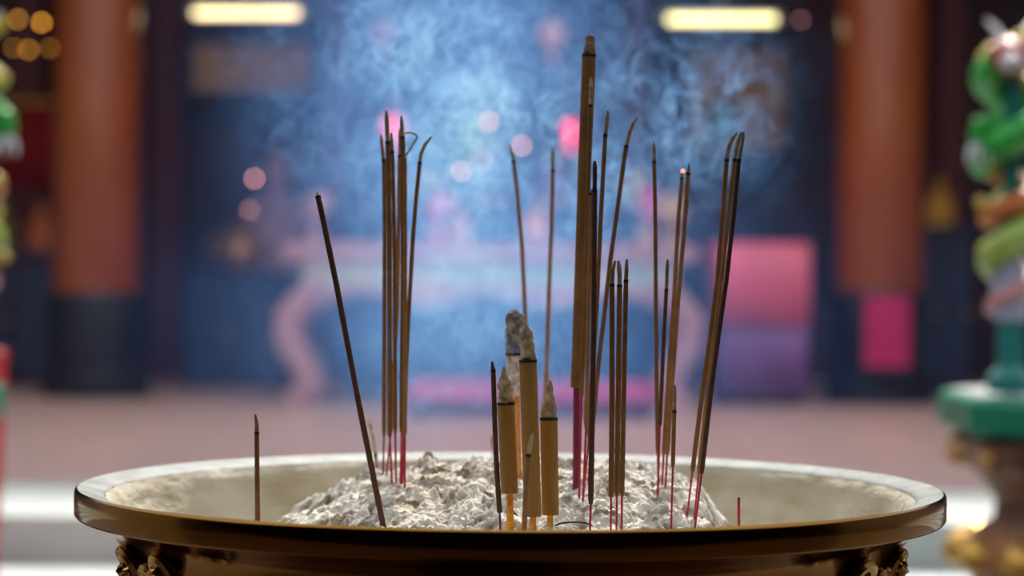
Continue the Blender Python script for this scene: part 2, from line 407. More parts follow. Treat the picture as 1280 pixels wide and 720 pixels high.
def statue(px, d, z, s, m, robe, label):
    p = at(px, 300, d); X, Y = p.x, p.y
    e = empty('seated_statue', (X, Y, z), label, 'statue', 'seated figures on the altar')
    MB().lathe([(.10 * s, 0), (.115 * s, .015 * s), (.11 * s, .05 * s), (.12 * s, .06 * s)], (X, Y, z), 24, lobes=8, lob=.05).build('lotus_base', m, e)
    MB().lathe([(.115 * s, .06 * s), (.12 * s, .09 * s), (.085 * s, .13 * s), (.062 * s, .18 * s), (.068 * s, .225 * s), (.05 * s, .25 * s), (.022 * s, .262 * s)], (X, Y, z), 24).build('robe', robe, e)
    MB().ball((X, Y - .005, z + .295 * s), .036 * s, 3, sc=(.9, 1, 1.15)).build('head', m, e)
    MB().lathe([(.036 * s, 0), (.042 * s, .015 * s), (.02 * s, .04 * s), (.004 * s, .06 * s)], (X, Y, z + .315 * s), 16, lobes=5, lob=.1).build('crown', m, e)
    for s_ in (-1, 1):
        MB().tube([(X + s_ * .06 * s, Y, z + .22 * s), (X + s_ * .085 * s, Y - .02 * s, z + .16 * s), (X + s_ * .045 * s, Y - .07 * s, z + .12 * s), (X, Y - .085 * s, z + .12 * s)], [.022 * s, .024 * s, .018 * s, .014 * s], 10).build('arm', robe, e)
statue(671, 12.05, zalt, .62, gold_s, mat('robe_orange', (.85, .30, .14), .6), 'small seated figure in orange robe on the altar table, between two thin pale sticks')
statue(573, 12.05, zalt, .55, gold_s, mat('robe_peach', (.85, .40, .28), .6), 'small seated figure in peach robe on the altar table, left of centre')
statue(612, 13.55, zcab, 1.0, gold_s, mat('robe_blue', (.12, .20, .42), .6), 'large seated figure in blue robe atop the altar cabinet, left of centre')
statue(692, 13.55, zcab, .9, gold_s, mat('robe_plum', (.30, .08, .20), .6), 'large seated figure in plum robe atop the altar cabinet, left of the tallest incense')
statue(345, 14.1, at(290, 352, 13.5).z + .04, 1.9, mat('mauve_skin', (.5, .3, .36), .5), mat('robe_mauve', (.40, .22, .30), .6), 'tall mauve seated figure at the left edge of the smoke')
# brass urn on side cabinet
pz = at(290, 352, 13.5)
px_ = at(300, 350, 13.6)
v = empty('brass_vase', (px_.x, px_.y, pz.z + .04), 'ochre brass vase on the low dark cabinet right of the left column', 'vase')
MB().lathe([(.06, 0), (.09, .03), (.13, .12), (.10, .2), (.07, .23), (.10, .27)], (px_.x, px_.y, pz.z + .04), 28).build('body', mat('dull_brass', (.48, .26, .10), .4, metal=.6), v)
for s_ in (-1, 1):
    MB().tube([(px_.x + s_ * .08, px_.y, pz.z + .26), (px_.x + s_ * .16, px_.y, pz.z + .24), (px_.x + s_ * .16, px_.y, pz.z + .18), (px_.x + s_ * .11, px_.y, pz.z + .14)], .012, 8).build('handle', MATS['dull_brass'], v)
# left side shrine: red drape and gold figure
a, b = at(-30, 130, 14.0), at(66, 235, 14.0)
dr = empty('red_drape', ((a.x + b.x) / 2, a.y, b.z), 'dark red drape hanging between the left edge and the left column', 'drape')
mb = MB(); vs = []; fs = []; n = 50
for j, z in enumerate((a.z, (a.z + b.z) / 2, b.z)):
    for k in range(n): vs.append((a.x + (b.x - a.x) * k / (n - 1), a.y + .02 * math.sin(k * .9), z))
for j in range(2):
    for k in range(n - 1): fs.append([j * n + k, j * n + k + 1, (j + 1) * n + k + 1, (j + 1) * n + k])
o = mb.add(vs, fs).build('cloth', mat('red_drape', (.30, .01, .015), .7), dr); o.modifiers.new('t', 'SOLIDIFY').thickness = .006
MB().tube([(a.x - .05, a.y, a.z + .01), (b.x + .05, a.y, a.z + .01)], .02, 10).build('rod', mat('gold_carving', (.5, .3, .1), .4), dr)
cabinet(-40, 72, 322, 13.6, .4, mat('dark_red_lac', (.06, .01, .03), .5), 'side_cabinet', 'low dark cabinet at the left edge behind the left column', 'cabinet', 2, navyd)
zc = at(20, 322, 13.6).z + .04
statue(52, 13.75, zc, .75, mat('orange_skin', (.75, .25, .06), .5), mat('robe_rust', (.6, .16, .05), .6), 'rust robed figure on the low cabinet left of the left column')
statue(3, 13.75, zc, .8, mat('olive_skin', (.30, .22, .05), .5), mat('robe_olive', (.20, .14, .03), .6), 'olive robed figure on the low cabinet at the left edge')
zc2 = at(1176, 292, 13.5).z + .04
statue(1174, 13.6, zc2, .75, mat('brass_skin', (.75, .42, .06), .4, metal=.3), mat('robe_amber', (.7, .36, .04), .6), 'amber seated figure right of the right column')
# orange tassel sign at top behind smoke
lantern(690, 42, 16, 12.9, (.75, .25, .08), 'dull orange lantern at the top, left of the tallest incense', .12)
lantern(480, 38, 12, 13.0, (.55, .12, .16), 'dull plum lantern at the top left of the smoke', .10)
# teal hanging bell at (905,150)
p = at(905, 150, 13.4)
e = empty('bronze_bell', p, 'dark teal bell hanging below the right fluorescent tube', 'bell')
MB().lathe([(.11, -.13), (.10, -.10), (.085, 0), (.075, .06), (.03, .09)], p, 24).build('bell_body', mat('teal_bronze', (.03, .16, .22), .5), e)
MB().tube([(p.x, p.y, p.z + .08), (p.x, p.y, 4.19)], .005, 6).build('cord', frame_m, e)

# ------------------------------------------------------------------ pedestals with painted dragon posts
def pc(c, n): return mat('paint_' + n, c, .45, var=.25, scale=25, coat=.3)
GR = pc((.035, .50, .06), 'green'); YE = pc((.85, .62, .06), 'yellow'); OR = pc((.85, .22, .03), 'orange'); RE = pc((.55, .02, .04), 'red')
LI = pc((.50, .66, .12), 'lime'); PA = pc((.50, .52, .72), 'pale'); TE = pc((.01, .22, .20), 'teal'); WH = pc((.85, .80, .82), 'white'); PK = pc((.80, .30, .30), 'rose')
def pedestal(X, Y, label_s, label_p):
    e = empty('slab_top', (X, Y, .86), label_s, 'slab')
    def octo(r, z): return [(X + r * math.cos(PI / 8 + k * PI / 4), Y + r * math.sin(PI / 8 + k * PI / 4), z) for k in range(8)]
    mb = MB(); rings = [(.43, .855), (.45, .865), (.45, .918), (.44, .93)]
    vs = []; fs = []
    for r, z in rings: vs += octo(r, z)
    for j in range(3):
        for k in range(8): fs.append([j * 8 + k, j * 8 + (k + 1) % 8, (j + 1) * 8 + (k + 1) % 8, (j + 1) * 8 + k])
    fs.append(list(range(8))[::-1]); fs.append([24 + k for k in range(8)])
    mb.add(vs, fs).build('slab', mat('green_glaze', (.01, .27, .145), .35, var=.2, scale=6), e, smooth=False)
    MB().add(octo(.425, .9305) + octo(.425, .934), [list(range(8))[::-1], [8 + k for k in range(8)]] + [[k, (k + 1) % 8, 8 + (k + 1) % 8, 8 + k] for k in range(8)]).build('pale_top', mat('pale_grey_top', (.36, .42, .40), .35, var=.3, scale=8), e, smooth=False)  # thin layer, paler and greyer than the slab sides
    q = empty('carved_pedestal', (X, Y, 0), label_p, 'pedestal')
    br = mat('carved_bronze', (.42, .17, .055), .5, metal=.25, col2=(.13, .055, .03), scale=9, bump=.6, bscale=16, bdist=.02)
    MB().lathe([(.40, .0), (.40, .10), (.34, .16), (.33, .45), (.36, .54), (.395, .60), (.39, .64), (.335, .68), (.325, .72), (.36, .77), (.41, .81), (.415, .84), (.38, .855)], (X, Y, 0), 64, wob=.02, ws=11).build('body', br, q)
    gb = mat('gold_boss', (.85, .48, .10), .35, metal=.6)
    for k in range(16):
        a_ = 2 * PI * (k + .5) / 16
        MB().ball((X + .385 * math.cos(a_), Y + .385 * math.sin(a_), .62), .045, 2, .3, 3, (1, 1, .8)).build('boss', gb, q)
        MB().ball((X + .395 * math.cos(a_ + .2), Y + .395 * math.sin(a_ + .2), .815), .036, 2, .4, 3, (1, 1, .7)).build('boss', mat('bronze_boss', (.6, .30, .08), .4, metal=.5), q)
def dragon_post(X, Y, z0, label, s=1):
    e = empty('dragon_post', (X, Y, z0), label, 'carved post', 'painted dragon posts flanking the urn')
    MB().lathe([(.045, 0), (.045, .03), (.026, .05), (.024, .14)], (X, Y, z0), 24).build('foot', TE, e)
    MB().lathe([(.03, .14), (.036, .18), (.034, .24), (.022, .26)], (X, Y, z0), 24, lobes=6, lob=.1).build('collar', PA, e)
    MB().lathe([(.018, .26), (.018, .68)], (X, Y, z0), 20).build('pole', TE, e)
    def coil(z1, z2, turns, r, th, ph):
        n = 60; P = []; R = []
        for k in range(n):
            t = k / (n - 1); a_ = ph + s * turns * 2 * PI * t
            P.append((X + r(t) * math.cos(a_), Y + r(t) * math.sin(a_), z0 + z1 + (z2 - z1) * t)); R.append(th(t))
        return MB().tube(P, R, 14)
    coil(.16, .26, .9, lambda t: .04, lambda t: .01 + .014 * t, 2.6).build('tail', PK, e)
    coil(.24, .38, 1.0, lambda t: .036, lambda t: .030 + .004 * t, 2.0).build('lower_body', LI, e)
    coil(.34, .46, 1.1, lambda t: .045, lambda t: .02, 3.0).build('middle_body', OR, e)
    coil(.45, .64, 1.2, lambda t: .052, lambda t: .033 - .004 * t, 2.6).build('upper_body', GR, e)
    hd = MB().ball((X - .01, Y - .03, z0 + .655), .043, 3, .15, 3, (1, 1.3, .9)).build('head', RE, e)
    MB().ball((X - .02, Y - .085, z0 + .64), .026, 2, .1, 3, (1, 1.3, .7)).build('snout', WH, hd)
    for s_ in (-1, 1):
        MB().tube([(X + s_ * .02, Y - .01, z0 + .68), (X + s_ * .03, Y + .02, z0 + .715), (X + s_ * .045, Y + .04, z0 + .735)], [.009, .007, .003], 8).build('horn', WH, hd)
        MB().ball((X - .012 + s_ * .018, Y - .07, z0 + .675), .009, 2).build('eye', WH, hd)
        c = (X + s_ * .075, Y - .03, z0 + .49)
        lg = MB().tube([(X + s_ * .03, Y - .03, z0 + .53), (X + s_ * .07, Y - .035, z0 + .52), c], [.022, .02, .017], 10).build('leg', GR, e)
        for k in (-1, 0, 1):
            MB().tube([c, (c[0] + k * .018, c[1] - .02, c[2] - .02), (c[0] + k * .022, c[1] - .025, c[2] - .045)], [.008, .006, .002], 6).build('claw', WH, lg)
    mn = MB()
    for k in range(14):
        a_ = k * .45
        mn.ball((X + .045 * math.cos(a_), Y + .02 + .03 * math.sin(a_), z0 + .60 + .008 * k), .02, 2, .3, 3)
    mn.build('mane', YE, e)
    for k in range(7):
        a_ = k * 2.4; MB().ball((X + .06 * math.cos(a_), Y + .05 * math.sin(a_), z0 + .25 + .03 * k), .015, 2, .3, 4).build('flame', YE, e)
PX, PY = 1.285, Yd(4.75)
pedestal(PX, PY, 'green octagonal slab with pale grey top, on the bronze pedestal at right', 'ornate carved bronze pedestal under the green slab, right edge')
dragon_post(at(1263, 400, 4.75).x, PY, .934, 'red green and yellow dragon post standing on the green slab at right', 1)
LX = at(-34, 200, 4.75).x
pedestal(LX - .385, PY, 'green octagonal slab mostly beyond the left edge', 'bronze pedestal beyond the left edge')
dragon_post(LX, PY, .934, 'green and yellow dragon post cut off by the left edge', -1)
# red box at left edge
a = at(-14, 452, 5.6)
rb = empty('offering_box', (a.x - .16, a.y + .15, 0), 'bright red box cut off by the left edge, behind the urn', 'box')
redb = mat('red_lacquer', (.80, .05, .06), .4)
MB().lathe([(.14, 0), (.145, .3), (.17, a.z - .03), (.17, a.z)], (a.x - .16, a.y + .15, 0), 4).build('body', redb, rb, smooth=False)
rb.rotation_euler = (0, 0, 0)
MB().lathe([(.175, 0), (.175, .02), (.10, .03)], (a.x - .16, a.y + .15, a.z), 4).build('lid', redb, rb, smooth=False)

# ------------------------------------------------------------------ the urn
urn = empty('incense_urn', (0, 0, .45), 'large round brass incense urn with wide flared rim, filled with ash', 'incense urn')
R0 = .33
def L(prof, name, m, seg=160, **k): return MB().lathe(prof, (0, 0, 0), seg, close=False, **k).build(name, m, urn)
# polished outer band and neck
L([(.3275, 1.0003), (.3293, .9992), (.33, .9975), (.3300, .9815), (.3285, .9795), (.3245, .9785), (.3200, .9765), (.3120, .9735), (.3060, .9700), (.300, .9640), (.2945, .9550),
   (.2910, .9450), (.2885, .930), (.2880, .910), (.290, .885), (.296, .86), (.305, .83), (.312, .79), (.312, .74), (.30, .68), (.27, .62), (.22, .57), (.17, .54), (.16, .52), (.19, .49), (.20, .45), (.0, .45)],
  'body', BRASS)
L([(.3275, 1.0003), (.3255, .9997), (.321, .9988), (.315, .9974), (.3105, .9962), (.3085, .9955), (.3070, .9945)], 'rim_lip', LIPM, wob=.0004, ws=40)
prof = [(.3070, .9945), (.3052, .9930), (.3025, .990), (.2998, .986)]
for k in range(1, 24):
    t = k / 23; prof.append((.2990 - .057 * t ** 1.3, .984 - .10 * t))
prof += [(.20, .86), (.0, .85)]
L(prof, 'inner_bowl', BOWL, seg=220, wob=.0022, ws=22)
# raised scroll ornament around the neck
def relief():
    for k, deg in enumerate((-151, -29, 28, 152, 90)):
        th = math.radians(deg)
        mb = MB()
        def on(u, v, h=.0):      # u metres round, v height
            v += .014
            h += max(0, v - .938) * .55
            r = .2885 + h + (.012 if v < .90 else 0)
            a_ = th + u / .29
            return Vector((r * math.cos(a_), r * math.sin(a_), v))
        rnd = random.Random(k)
        for (u0, v0, s, tw) in ((-.030, .932, .017, 1), (.008, .926, .020, -1), (.036, .938, .012, 1), (-.012, .893, .020, 1), (.026, .886, .018, -1), (-.040, .905, .012, -1), (.05, .91, .010, 1)):
            P = []; Rr = []
            for i in range(34):
                t = i / 33; a_ = t * 4.2 * PI * .75 * tw + rnd.random() * .05
                rr = s * (1 - .85 * t)
                P.append(on(u0 + rr * math.cos(a_), v0 + rr * math.sin(a_), .002)); Rr.append(.0050 * (1 - .4 * t))
            mb.tube(P, Rr, 8)
            mb.ball(on(u0, v0, .004), .009, 3, .35, 3)
        P = [on(-.045 + .10 * i / 30, .912 + .012 * math.sin(i * .5), .002) for i in range(31)]
        mb.tube(P, [.0045 + .002 * math.sin(i * .9) for i in range(31)], 8)
        mb.build('relief_scroll', BRASSR, urn)
relief()
pl = empty('stone_plinth', (0, 0, 0), 'stone plinth under the brass urn, below the frame', 'plinth')
MB().lathe([(.30, 0), (.30, .06), (.24, .10), (.22, .36), (.27, .41), (.27, .45)], (0, 0, 0), 8).build('block', ground_m, pl, smooth=False)

# ------------------------------------------------------------------ ash heap
def interp(T, x):
    if x <= T[0][0]: return T[0][1]
    for (a0, b0), (a1, b1) in zip(T, T[1:]):
        if x <= a1:
            t = (x - a0) / (a1 - a0); t = t * t * (3 - 2 * t) if False else t
            return b0 + (b1 - b0) * t
    return T[-1][1]
PXT = [(-.27, .930), (-.205, .944), (-.179, .967), (-.163, .979), (-.138, .9915), (-.119, 1.000), (-.10, 1.0065), (-.069, 1.0105), (-.025, 1.0135), (.038, 1.0140), (.088, 1.0125), (.126, 1.007), (.148, .997), (.167, .970), (.19, .945), (.27, .930)]
QT = [(-.30, -.055), (-.20, -.042), (-.15, -.030), (-.10, -.0225), (-.056, -.0145), (-.026, -.0095), (.024, -.003), (.075, 0), (.12, -.004), (.17, -.02), (.22, -.045), (.30, -.08)]
def heap(x, y):
    z = interp(PXT, x) + interp(QT, y)
    return max(z, .925)
def fbm(p, o=4, g=.5):
    s = 0; a = 1
    for i in range(o):
        s += a * noise.noise(p); p = p * 2.03 + Vector((3.1, 1.7, 5.3)); a *= g
    return s
def build_ash():
    NX = 520; NY = 420; R = .268
    vs = []; fs = []; idx = {}
    for j in range(NY):
        for i in range(NX):
            x = -R + 2 * R * i / (NX - 1); y = -R + 2 * R * j / (NY - 1)
            if x * x + y * y > R * R: continue
            z = heap(x, y)
            q = Vector((x, y * 1.0, 0))
            warp = Vector((noise.noise(q * 30), noise.noise(q * 30 + Vector((9, 9, 9))), 0)) * .012
            d1 = fbm((q + warp) * 26, 3)
            # clods: cellular lumps
            dist, pts = noise.voronoi((q + warp * .8) * 42 + Vector((0, 0, 2.2)))
            clod = max(0, .55 - dist[0])
            dist2, pts2 = noise.voronoi((q + warp) * 95 + Vector((0, 0, 7.7)))
            clod2 = max(0, .5 - dist2[0])
            sel = noise.cell(Vector(pts[0]) * 3.7)
            rid = 1 - abs(noise.noise((q + warp * 1.5) * 70)) * 2
            m_ = min(1, max(0, (z - .93) / .04))
            dome = max(0, 1 - (dist[0] / .62) ** 2) ** .6 if dist[0] < .62 else 0
            dome2 = max(0, 1 - (dist2[0] / .6) ** 2) ** .6 if dist2[0] < .6 else 0
            sel2 = noise.cell(Vector(pts2[0]) * 5.1)
            big_ = max(0, sel - .15) * 1.2
            dz = .0050 * d1 + m_ * (.0078 * dome * big_ + .0036 * dome2 * max(0, .3 + sel2) - .0032 * max(0, rid - .72) * 3.5 + .0026 * fbm(q * 170, 3))
            idx[(i, j)] = len(vs)
            vs.append(Vector((x + warp.x * .15, y - .005 * dome * big_, z + dz - .0035)))
    for j in range(NY - 1):
        for i in range(NX - 1):
            k = [(i, j), (i + 1, j), (i + 1, j + 1), (i, j + 1)]
            if all(q in idx for q in k): fs.append([idx[q] for q in k])
    o = MB().add(vs, fs).build('ash_bed', ASH)
    tag(o, 'heap of pale grey clumpy ash filling the brass urn', 'ash', kind='stuff')
build_ash()

# ------------------------------------------------------------------ incense
def solve_depth(px, py):
    d = 1.60; last = None
    while d < 2.12:
        p = at(px, py, d)
        if p.z <= heap(p.x, p.y): return d
        d += .002
    return 1.95
def cut(path, y0, y1):
    """path runs bottom to top (y falling); portion between y0 (low) and y1 (high)"""
    def pt(y):
        for (xa, ya), (xb, yb) in zip(path, path[1:]):
            if ya >= y >= yb: return (xa + (xb - xa) * (ya - y) / (ya - yb + 1e-9), y)
        return path[-1] if y < path[-1][1] else path[0]
    out = [pt(y0)] + [q for q in path if y0 > q[1] > y1] + [pt(y1)]
    # resample
    res = []
    for (xa, ya), (xb, yb) in zip(out, out[1:]):
        n = max(1, int(abs(ya - yb) / 7))
        for k in range(n): res.append((xa + (xb - xa) * k / n, ya + (yb - ya) * k / n))
    res.append(out[-1]); return res
def stick(label, path, w, join=None, ring=None, depth=None, paste=None, ash=None, stem=None, sw=None, group=None, wt=None, bury=.012, embr=False, lean=0.0):
    """path: [(px,py) bottom .. tip]; join: y where the bare stem ends; ring: y where the ash starts"""
    px, py = path[0]
    d = depth if depth else solve_depth(px, py)
    ytop = path[-1][1]; ybot = py
    def dd(y): return d + lean * (ybot - y) / (ybot - ytop)
    def W(pts): return [at(x, y, dd(y)) for x, y in pts]
    base = at(px, py, d)
    e = empty('incense_stick', base, label, 'incense stick', group)
    r = w / 2 * d / F; rt = (wt if wt else w * .93) / 2 * d / F
    def rad(y): t = (ybot - y) / (ybot - ytop); return r + (rt - r) * t
    jn = join if join else ybot
    rg = ring if ring else ytop
    low = W(cut(path, ybot, jn - 3)) if join else None
    dirn = (W([path[0]])[0] - W([path[1]])[0]).normalized()
    if join:
        sr = (sw if sw else w * .5) / 2 * d / F
        MB().tube([low[0] + dirn * bury] + low, sr, 10).build('stem', stem or RED, e)
    pp = cut(path, jn, rg); P3 = W(pp); R3 = [rad(y) for x, y in pp]
    if join: R3[0] *= .7
    else: P3 = [P3[0] + dirn * bury] + P3; R3 = [R3[0]] + R3
    rn = random.Random(int(px * 7 + py))
    MB().tube(P3, [q * (1 + rn.uniform(-.05, .05)) for q in R3], 14).build('paste', paste or PASTE, e)
    if ring:
        ap_ = cut(path, rg, ytop); A3 = W(ap_)
        n = len(A3)
        AR = [rad(y) * (.86 if i < n - 1 else .45) for i, (x, y) in enumerate(ap_)]
        MB().tube(A3, AR, 12, wob=.12, ws=500).build('ash_tip', ash or ASHS, e)
        MB().tube(W(cut(path, rg + 2, rg - 1.5)), rad(rg) * 1.04, 14).build('char_ring', CHAR, e)
    if embr:
        t3 = at(*path[-1], dd(ytop))
        MB().ball(t3, rad(ytop) * 1.15, 2).build('ember', mat('ember', (1, .25, .15), .6, emis=1.6, ecol=(1, .28, .18)), e)
    return e
def fat(label, path, w0, w1, join, ring, stem_w, paste=PASTE_FAT, ash=ASHT, prof=None, depth=None, stem=YEL, ash_w=.9, bury=.02, pastew=None):
    px, py = path[0]; d = depth if depth else solve_depth(px, py)
    def W(pts): return [at(x, y, d) for x, y in pts]
    e = empty('incense_stick', at(px, py, d), label, 'incense stick', 'thick joss sticks in the urn')
    s = d / F / 2
    ytop = path[-1][1]
    lw = W(cut(path, py, join - 4)); dr_ = (lw[0] - lw[-1]).normalized()
    MB().tube([lw[0] + dr_ * bury] + lw, stem_w * s, 16).build('stem', stem, e)
    pp = cut(path, join, ring); n = len(pp)
    R_ = [(w0 + (w1 - w0) * i / (n - 1)) * s for i in range(n)]
    P_ = W(pp)
    P_ = [P_[0] + Vector((0, 0, -.0003))] + P_; R_ = [R_[0] * .93] + R_
    MB().tube(P_, R_, 32).build('paste', paste, e)
    MB().tube(W(cut(path, ring + 2.2, ring - 1.2)), w1 * 1.03 * s, 32).build('char_ring', CHAR, e)
    H = ring - ytop; ap_ = []; ar = []
    m = 26
    for i in range(m):
        t = i / (m - 1); y = ring - H * t
        q = cut(path, y + .01, y)[0]; ap_.append(q)
        ar.append(w1 * ash_w * interp(prof, t) * s)
    MB().tube(W(ap_), ar, 32, wob=.26, ws=260).build('ash_tip', ash, e)
    return e, d
LC = 'left cluster of thin sticks'
# far sticks, in the smoke
stick('thin pale stick rising behind the thick joss sticks, its top bent left', [(664, 560), (656, 380), (652, 300), (646, 235), (641, 195), (638, 181)], 5.5, None, 202, 2.02, PASTE_PL, bury=.04)
stick('thin pale upright stick standing behind, left of the tallest incense', [(679, 570), (683, 470), (686, 370), (689, 290), (691, 215), (691, 186)], 5.5, None, 213, 2.03, PASTE_PL, bury=.04)
stick('pale blurred short stick with red stem, left of the left cluster', [(472, 596), (470, 573), (466, 545), (461, 522)], 5, 576, 568, 2.0, ASHD, ASHT, bury=.03, sw=3)
stick('faint short red stub at the far side, left of the joss sticks', [(545, 590), (545, 572)], 3, 580, None, 2.05, REDD, stem=RED, bury=.04)
stick('faint red stub behind the thin dark stick left of the joss sticks', [(616, 590), (615, 545)], 3, 560, None, 2.04, REDD, stem=RED, bury=.04)
# front left ones
stick('short lone stick with pale ash tip, leftmost in the urn', [(322, 646), (321, 541), (321, 530), (319, 518)], 6.5, None, 541, 1.66, PASTE, ASHS, bury=.075)
stick('long stick leaning left, alone left of the left cluster', [(479, 657), (447, 497), (421, 358), (404, 275), (396.5, 241)], 7.5, None, 246, None, PASTE_DK, ASHT)
# left cluster
stick('far left stick of the left cluster, tip bent slightly left', [(479, 590), (480, 545), (481, 300), (480, 205), (478.5, 190), (476.5, 168)], 5.6, 545, 200, 1.905, sw=2.4, stem=REDD, group=LC)
stick('tallest stick of the left cluster, with dark tip', [(490, 602), (487, 540), (487, 300), (485, 185), (483, 139)], 6.4, 546, 178, None, sw=2.6, group=LC)
stick('stick of the left cluster whose short tip shows just right of the tallest', [(495, 600), (494, 535), (493, 300), (491, 205), (489, 166)], 5.4, 542, 190, None, PASTE_PL, sw=2.6, group=LC)
stick('second tallest stick of the left cluster', [(501, 586), (502, 540), (504, 300), (504, 185), (501.5, 145)], 6.2, 540, 172, 1.86, sw=2.6, group=LC)
stick('stick half hidden behind the second tallest of the left cluster', [(484, 586), (488, 545), (497, 380), (499, 250), (500, 160)], 5.2, 545, 195, 1.9, PASTE_PL, sw=2.6, group=LC)
cs = stick('stick of the left cluster with its ash curled into a hook', [(506, 602), (506, 540), (506.5, 300), (506, 197)], 5.6, 543, None, None, PASTE_PL, sw=2.8, group=LC)
dcs = solve_depth(506, 602)
cpt = [(506, 197), (512, 187), (518, 178), (521.5, 172), (520, 168.5), (515, 166), (509, 165.5), (505, 168)]
MB().tube([at(x, y, dcs) for x, y in cpt], 1.35 * dcs / F, 10, wob=.1).build('curled_ash', ASHT, cs)
stick('rightmost stick of the left cluster, tip bending right', [(503, 600), (505, 540), (508, 450), (511, 390), (516, 300), (520, 250), (524.5, 205), (526, 193), (531, 181), (539.5, 171)], 5.6, 545, 204, 1.865, sw=2.6, group=LC)
# thick joss sticks
cone = [(0, 1.0), (.3, 1.0), (.55, .92), (.72, .70), (.85, .42), (1, .16)]
fat('left of the three thick front joss sticks, shortest body, pointed ash', [(638, 662), (637, 616), (632.5, 504), (630, 458)], 21.5, 22, 616, 504, 9, prof=[(0, .98), (.3, .98), (.55, .85), (.68, .62), (.82, .36), (1, .14)], depth=1.70)
fat('middle and tallest of the three thick front joss sticks, blunt ash', [(667, 664), (666, 645), (660, 450), (657, 403)], 22, 22, 645, 451, 8, prof=[(0, .95), (.35, .92), (.6, .86), (.76, .78), (.86, .55), (.93, .26), (1, .14)], depth=1.685)
fat('right one of the three thick front joss sticks, curled pale ash', [(687, 664), (688, 643), (686, 523), (687, 475)], 21.5, 22, 643, 523, 8, prof=[(0, .96), (.3, .9), (.5, .72), (.7, .5), (.85, .40), (1, .22)], depth=1.70)
e4, d4 = fat('thick joss stick burnt to grey mottled ash, behind the front three', [(649, 594), (646, 490), (644, 440), (643, 387)], 20, 23, 494, 442, 7, paste=ASHP, ash=ASHG, prof=[(0, .98), (.35, 1.0), (.6, .95), (.8, .95), (.92, .8), (1, .4)], depth=1.86, stem=ORG, ash_w=1.0)
MB().tube([at(643.7, 441, d4), at(643.6, 429, d4)], 11.9 * d4 / F, 28).build('paper_band', BLUEP, e4)
# tall central incense
fat('tallest and thick tan incense standing upright right of centre', [(720, 602), (721, 482), (726, 350), (731, 200), (736.5, 69), (738.5, 43)], 15.5, 17.5, 484, 69, 8.5, paste=PASTE_TALL, ash=ASHB, prof=[(0, .95), (.35, .90), (.6, .76), (.8, .70), (.92, .52), (.97, .34), (1, .12)], depth=1.835, stem=REDD)
CG = 'thin sticks around the tallest incense'
stick('thin stick pressed along the right side of the tallest incense', [(724, 617), (727, 492), (731, 380), (733.5, 300), (736, 200), (738, 131), (739, 97)], 5.8, 496, 132, 1.80, sw=2.8, ash=ASHT, group=CG)
stick('dark short topped stick in front, right of the tallest incense', [(737.5, 664), (738.5, 630), (740, 520), (742, 400), (743, 270), (743.5, 201)], 7.2, 630, 238, 1.69, PASTE_DK, PASTE_DK, sw=3, group=CG)
stick('stick hidden behind the dark front one, its pale stub tip at its left', [(729, 619), (732.5, 535), (735, 420), (738, 300), (738.5, 236)], 5.8, 535, 242, 1.79, PASTE_PL, sw=2.8, group=CG)
stick('straight stick with blunt pale tip, second right of the tallest incense', [(730, 612), (735, 560), (741, 460), (746.5, 370), (751, 270), (756.5, 170), (760, 139)], 6, 545, 169, 1.815, sw=2.8, group=CG)
stick('stick with ash bending right, third right of the tallest incense', [(735, 606), (741, 530), (747.5, 460), (757, 380), (763, 325), (772, 260), (780, 200), (783.5, 180), (787, 166), (791, 155), (797, 147)], 6, 560, 183, 1.845, sw=2.8, group=CG)
TG = 'trio of short front sticks right of centre'
stick('left one of the trio of front sticks, ash curving right', [(763.5, 664), (764, 620), (765, 520), (765, 357), (766, 338), (769, 326)], 7, 621, 356, 1.69, sw=2.6, ash=ASHS, group=TG)
stick('middle one of the trio of front sticks, ash leaning left', [(770.5, 664), (771, 620), (773.5, 450), (774.5, 357), (774.5, 342), (773, 326)], 7.2, 620, 357, 1.70, sw=2.6, ash=ASHS, group=TG)
stick('right one of the trio of front sticks, slim dark tip', [(777, 664), (777.5, 620), (780, 480), (782.5, 351), (783.5, 324)], 6.4, 620, 351, 1.685, sw=2.8, ash=ASHS, group=TG)
RG = 'thin sticks in the right group'
stick('straight slim stick, leftmost of the right group, tallest there', [(823, 600), (822, 560), (820, 400), (819, 260), (817.5, 200), (817.5, 178)], 5.4, 568, 202, 1.845, sw=2.6, group=RG)
stick('shorter stick with dark grey tip in the right group', [(822, 619), (825, 530), (830, 420), (833, 362), (834.5, 324)], 5.2, 532, 362, None, PASTE_DK, ASHD, sw=2.8, group=RG)
stick('stick with a glowing ember tip in the right group', [(828, 602), (829.5, 568), (835, 480), (842, 380), (848, 270), (852, 226), (853.5, 214)], 5.4, 568, 224, 1.85, PASTE_PL, ASHD, sw=2.8, embr=True, group=RG)
stick('rightmost stick of the right group, pale ash tip', [(832, 602), (834, 568), (840, 480), (848, 370), (855, 290), (860, 218), (861.5, 205)], 6, 568, 217, 1.835, PASTE_PL, sw=2.8, group=RG)
stick('short slender stick with grey ash, between the right groups', [(839, 656), (841, 584), (843, 514), (843.5, 481)], 5.6, 584, 514, None, sw=2.6, ash=ASHS)
FG = 'three long sticks leaning right at the far right'
stick('left of the three long sticks leaning right, its ash arching right', [(860, 636), (865.5, 590), (876, 505), (888, 420), (897, 350), (903, 270), (908.5, 198), (911, 184), (915.5, 173), (921.5, 166)], 6.2, 590, 200, None, sw=2.6, group=FG)
stick('middle of the three long sticks leaning right, slightly taller', [(868, 645), (873.5, 592), (883, 505), (893, 420), (903, 340), (911, 260), (918, 202), (922, 180), (926.5, 165)], 6, 592, 200, None, PASTE_PL, sw=2.6, group=FG)
